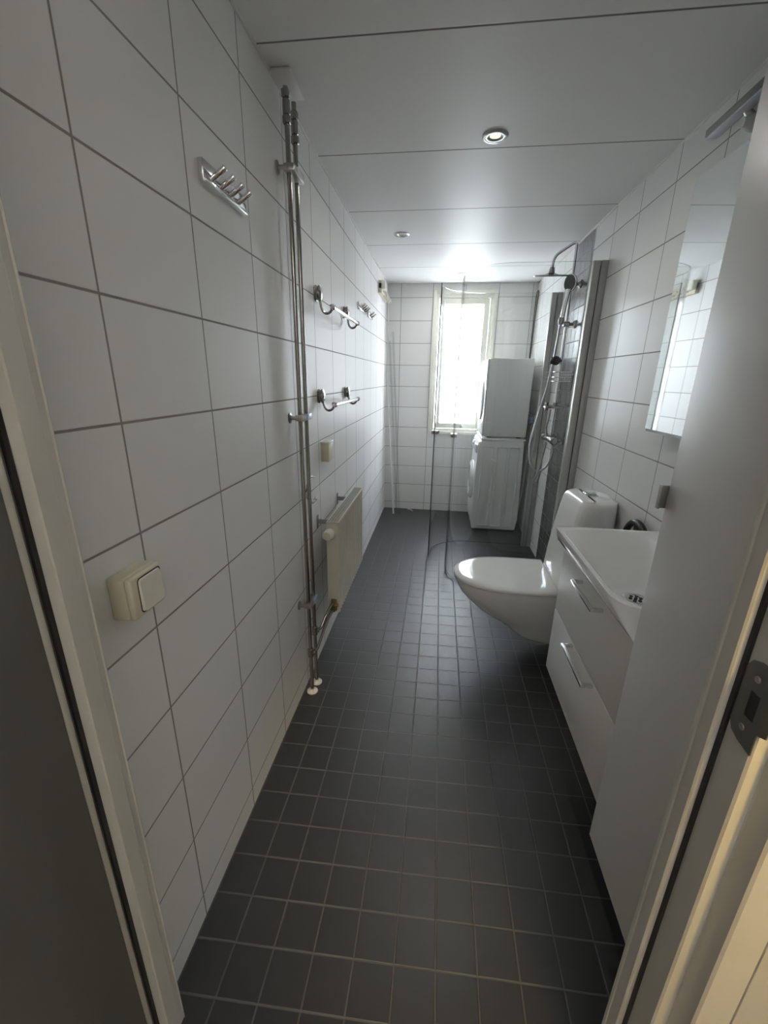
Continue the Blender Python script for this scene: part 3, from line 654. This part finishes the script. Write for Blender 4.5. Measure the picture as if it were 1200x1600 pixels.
# ------------------------------------------------------------------ toilet
TY = 2.0
t = thing('toilet', (1.05, TY, .088), 'white wall-hung toilet with closed lid and cistern between vanity and shower', 'toilet')
def dshape(xf, xb, hw, z, n=28, k=.62, p=2.25, taper=0.0):
    """D outline, rounded end towards -x, square at xb"""
    out = []; xm = xf + (xb - xf) * k
    for i in range(n + 1):
        a = math.pi / 2 + math.pi * i / n
        cx_, sy_ = math.cos(a), math.sin(a)
        out.append((xm + (xm - xf) * (-abs(cx_) ** (2 / p)), TY + hw * math.copysign(abs(sy_) ** (2 / p), sy_), z))
    out.append((xb, TY - hw * (1 - taper), z)); out.append((xb, TY + hw * (1 - taper), z)); return out
lv = [(.084, 1.035, .085), (.088, 1.012, .098), (.10, .990, .105), (.125, .955, .110), (.15, .922, .114), (.175, .882, .122), (.20, .836, .134), (.235, .785, .148), (.28, .735, .165), (.32, .700, .177), (.35, .683, .184), (.372, .677, .187), (.386, .676, .184)]
bm = loft(B(), [dshape(xf, 1.28 if z < .3 else 1.25, hw, z) for z, xf, hw in lv])
box(bm, 1.22, W - .001, TY - .10, TY + .10, .086, .384, bev=.01)
obj('bowl', bm, m_por, t, ang=50)
DZt = -.026
def dz(r, q=DZt): return [(a, b, c + q) for a, b, c in r]
bm = loft(B(), [dz(dshape(.672, 1.13, .186, .4135)), dz(dshape(.664, 1.13, .194, .417)), dz(dshape(.664, 1.13, .194, .426)), dz(dshape(.670, 1.13, .190, .429))])
obj('seat', bm, m_seat, t, ang=50)
lid = [dshape(.668, 1.14, .191, .4305), dshape(.658, 1.142, .200, .434), dshape(.657, 1.142, .201, .444), dshape(.664, 1.138, .195, .450), dshape(.690, 1.125, .172, .4535), dshape(.765, 1.08, .10, .4545)]
obj('lid', loft(B(), [dz(r) for r in lid]), m_seat, t, ang=60)
for sg in (-1, 1):
    obj('hinge', cyl(B(), (1.150, TY + sg * .085 - .025, .416), (1.150, TY + sg * .085 + .025, .416), .013, bev=.003), m_chr, t)
tk = [(.37, 1.140, .166), (.42, 1.136, .166), (.55, 1.146, .163), (.68, 1.160, .158), (.77, 1.172, .153), (.818, 1.182, .148), (.836, 1.190, .141), (.846, 1.202, .131), (.8495, 1.220, .118)]
bm = loft(B(), [rrect(x0, W - .004 - (.02 if z > .84 else 0), TY - h, TY + h, z, .03, 8, rs=(.105, .032, .032, .105)) for z, x0, h in tk])
obj('cistern', bm, m_por, t, ang=50)
TZ = -.0125
bm = bx(1.232, 1.290, TY - .030, TY + .036, .862 + TZ, .868 + TZ, bev=.003); box(bm, 1.238, 1.284, TY - .024, TY + .002, .867 + TZ, .877 + TZ, bev=.004); box(bm, 1.238, 1.284, TY + .005, TY + .030, .867 + TZ, .874 + TZ, bev=.003)
o = obj('flush_button', bm, m_chr, t); o['label'] = 'chrome double flush button'

# ------------------------------------------------------------------ vanity, basin, tall cabinet
va = thing('vanity_cabinet', (1.18, 1.13, .31), 'white wall-hung vanity cabinet with two drawers beneath the washbasin', 'vanity cabinet')
VY0, VY1, VZ0, VZ1, VX = .840, 1.425, .312, .812, 1.0
obj('carcass', bx(VX + .019, W - .001, VY0, VY1, VZ0 + .003, .745, bev=.001), m_lac, va)
for (z0, z1, zh, yh, HL) in ((.566, VZ1, .781, 1.132, .089), (VZ0, .563, .560, 1.113, .098)):
    d = obj('drawer', bx(VX, VX + .018, VY0, VY1, z0, z1, bev=.0015), m_lac, va)
    y0, y1 = yh - HL, yh + HL
    bm = bx(VX - .034, VX - .024, y0, y1, zh - .010, zh, bev=.001)
    for y in (y0, y1 - .011): box(bm, VX - .026, VX + .001, y, y + .011, zh - .010, zh, bev=.001)
    obj('handle', bm, m_chr, d)

ba = thing('washbasin', (1.18, 1.16, VZ1), 'white porcelain washbasin on the vanity cabinet', 'washbasin')
BX0, BX1, BY0, BY1 = .975, W - .002, .838, 1.485
bm = B()
def brim(dx, z, rn, rf=.02, ins=0.0, dn=0.0):
    return rrect(BX0 + dx + ins, BX1 - ins, BY0 + ins + dn, BY1 - ins, z, .02, 10, rs=(.012, rf, rn, .02))
outer = [brim(.022, VZ1 + .001, .008, .02), brim(.010, VZ1 + .006, .010, .02), brim(.004, .834, .05, .025, dn=.022), brim(0, .852, .095, .03, dn=.052), brim(.001, .860, .10, .03, dn=.055)]
inner = [rrect(BX0 + .012, BX1 - .105, BY0 + .068, BY1 - .016, .8625, .05, 10, rs=(.06, .03, .10, .05)),
         rrect(BX0 + .020, BX1 - .115, BY0 + .078, BY1 - .028, .857, .05, 10, rs=(.07, .05, .09, .06)),
         rrect(BX0 + .050, BX1 - .125, BY0 + .12, BY1 - .14, .805, .05, 10, rs=(.07, .06, .08, .06)),
         rrect(BX0 + .070, BX1 - .135, BY0 + .15, BY1 - .22, .775, .05, 10, rs=(.06, .06, .07, .05)),
         rrect(BX0 + .090, BX1 - .150, BY0 + .19, BY1 - .27, .762, .04, 10)]
loft(bm, outer + inner, cap0=False)
obj('bowl', bm, m_por, ba, ang=50)
bm = lathe(B(), (1.128, 1.152, .7635), (0, 0, 1), [(0, .034), (.003, .034), (.004, .030), (.0025, .026), (.002, .0)], 32)
dn = obj('drain', bm, m_chr, ba); dn['label'] = 'chrome drain'
bm = B()
for k in range(7):
    a = 2 * math.pi * k / 6; rr_ = .014 if k < 6 else 0
    lathe(bm, (1.128 + rr_ * math.cos(a), 1.152 + rr_ * math.sin(a), .7660), (0, 0, 1), [(0, .0048), (.0008, .0048)], 10)
obj('drain_holes', bm, m_slot, dn)

tc = thing('tall_cabinet', (1.18, .66, .245), 'tall white wall-hung cabinet just inside the door on the right', 'cabinet')
obj('carcass', bx(1.0, W - .001, .49, .832, .252, 2.02, bev=.001), m_lac, tc)
d = obj('door', bx(.980, .998, .49, .834, .249, 2.022, bev=.0015), m_lac, tc)
bm = bx(.9635, .9870, .8335, .8365, 1.127, 1.172, bev=.0006); box(bm, .9635, .9665, .826, .8365, 1.127, 1.172, bev=.0006)
obj('handle', bm, m_alu2, d)

# black ring on the wall behind the basin
t = thing('black_ring', (W - .03, 1.66, .62), 'black ring with a central spoke on right wall behind the washbasin', 'ring')
cz, cy, cr = .735, 1.665, .093
pts = [(W - .032, cy + cr * math.cos(2 * math.pi * k / 40), cz + cr * math.sin(2 * math.pi * k / 40)) for k in range(41)]
obj('rim', tube(B(), pts, .0135, 12, cap=False), m_blk, t)
bm = tube(B(), [(W - .034, cy, cz - .085), (W - .034, cy, cz + .085)], [.013, .013], 12); cyl(bm, (W, cy, cz), (W - .034, cy, cz), .012)
obj('spoke', bm, m_blk, t)

# mirror and mirror lamp
t = thing('mirror', (W - .02, 1.36, 1.180), 'frameless rectangular mirror on the right wall above the washbasin', 'mirror')
xa, xb, ma, mb = 1.328, 1.3645, 1.745, .975
obj('mirror_back', loft(B(), [[(xa + .002, ma - .004, z), (xb + .002, mb, z), (W - .001, mb, z), (W - .001, ma - .03, z)] for z in (1.180, 1.985)]), m_medge, t)
obj('mirror_glass', loft(B(), [[(xa, ma, z), (xb, mb, z), (xb + .0018, mb, z), (xa + .0018, ma, z)] for z in (1.189, 1.992)]), m_mir, t, smooth=False)
t = thing('mirror_lamp', (W - .04, 1.45, 2.07), 'slim metal mirror lamp on the right wall above the mirror', 'wall lamp')
obj('lamp_bar', bx(1.309, 1.350, 1.12, 1.700, 2.080, 2.100, bev=.002), m_plate, t)
obj('diffuser', bx(1.312, 1.342, 1.13, 1.695, 2.074, 2.0805, bev=.002), m_lav, t)
obj('wall_mount', lathe(B(), (W - .001, 1.555, 2.050), (-1, 0, 0), [(0, .022), (.012, .022), (.03, .014), (.038, .012)], 24), m_wpl, t)
obj('wall_arm', tube(B(), [(W - .004, 1.555, 2.055), (W - .03, 1.555, 2.075), (W - .034, 1.555, 2.083)], .010, 12), m_alu2, t)
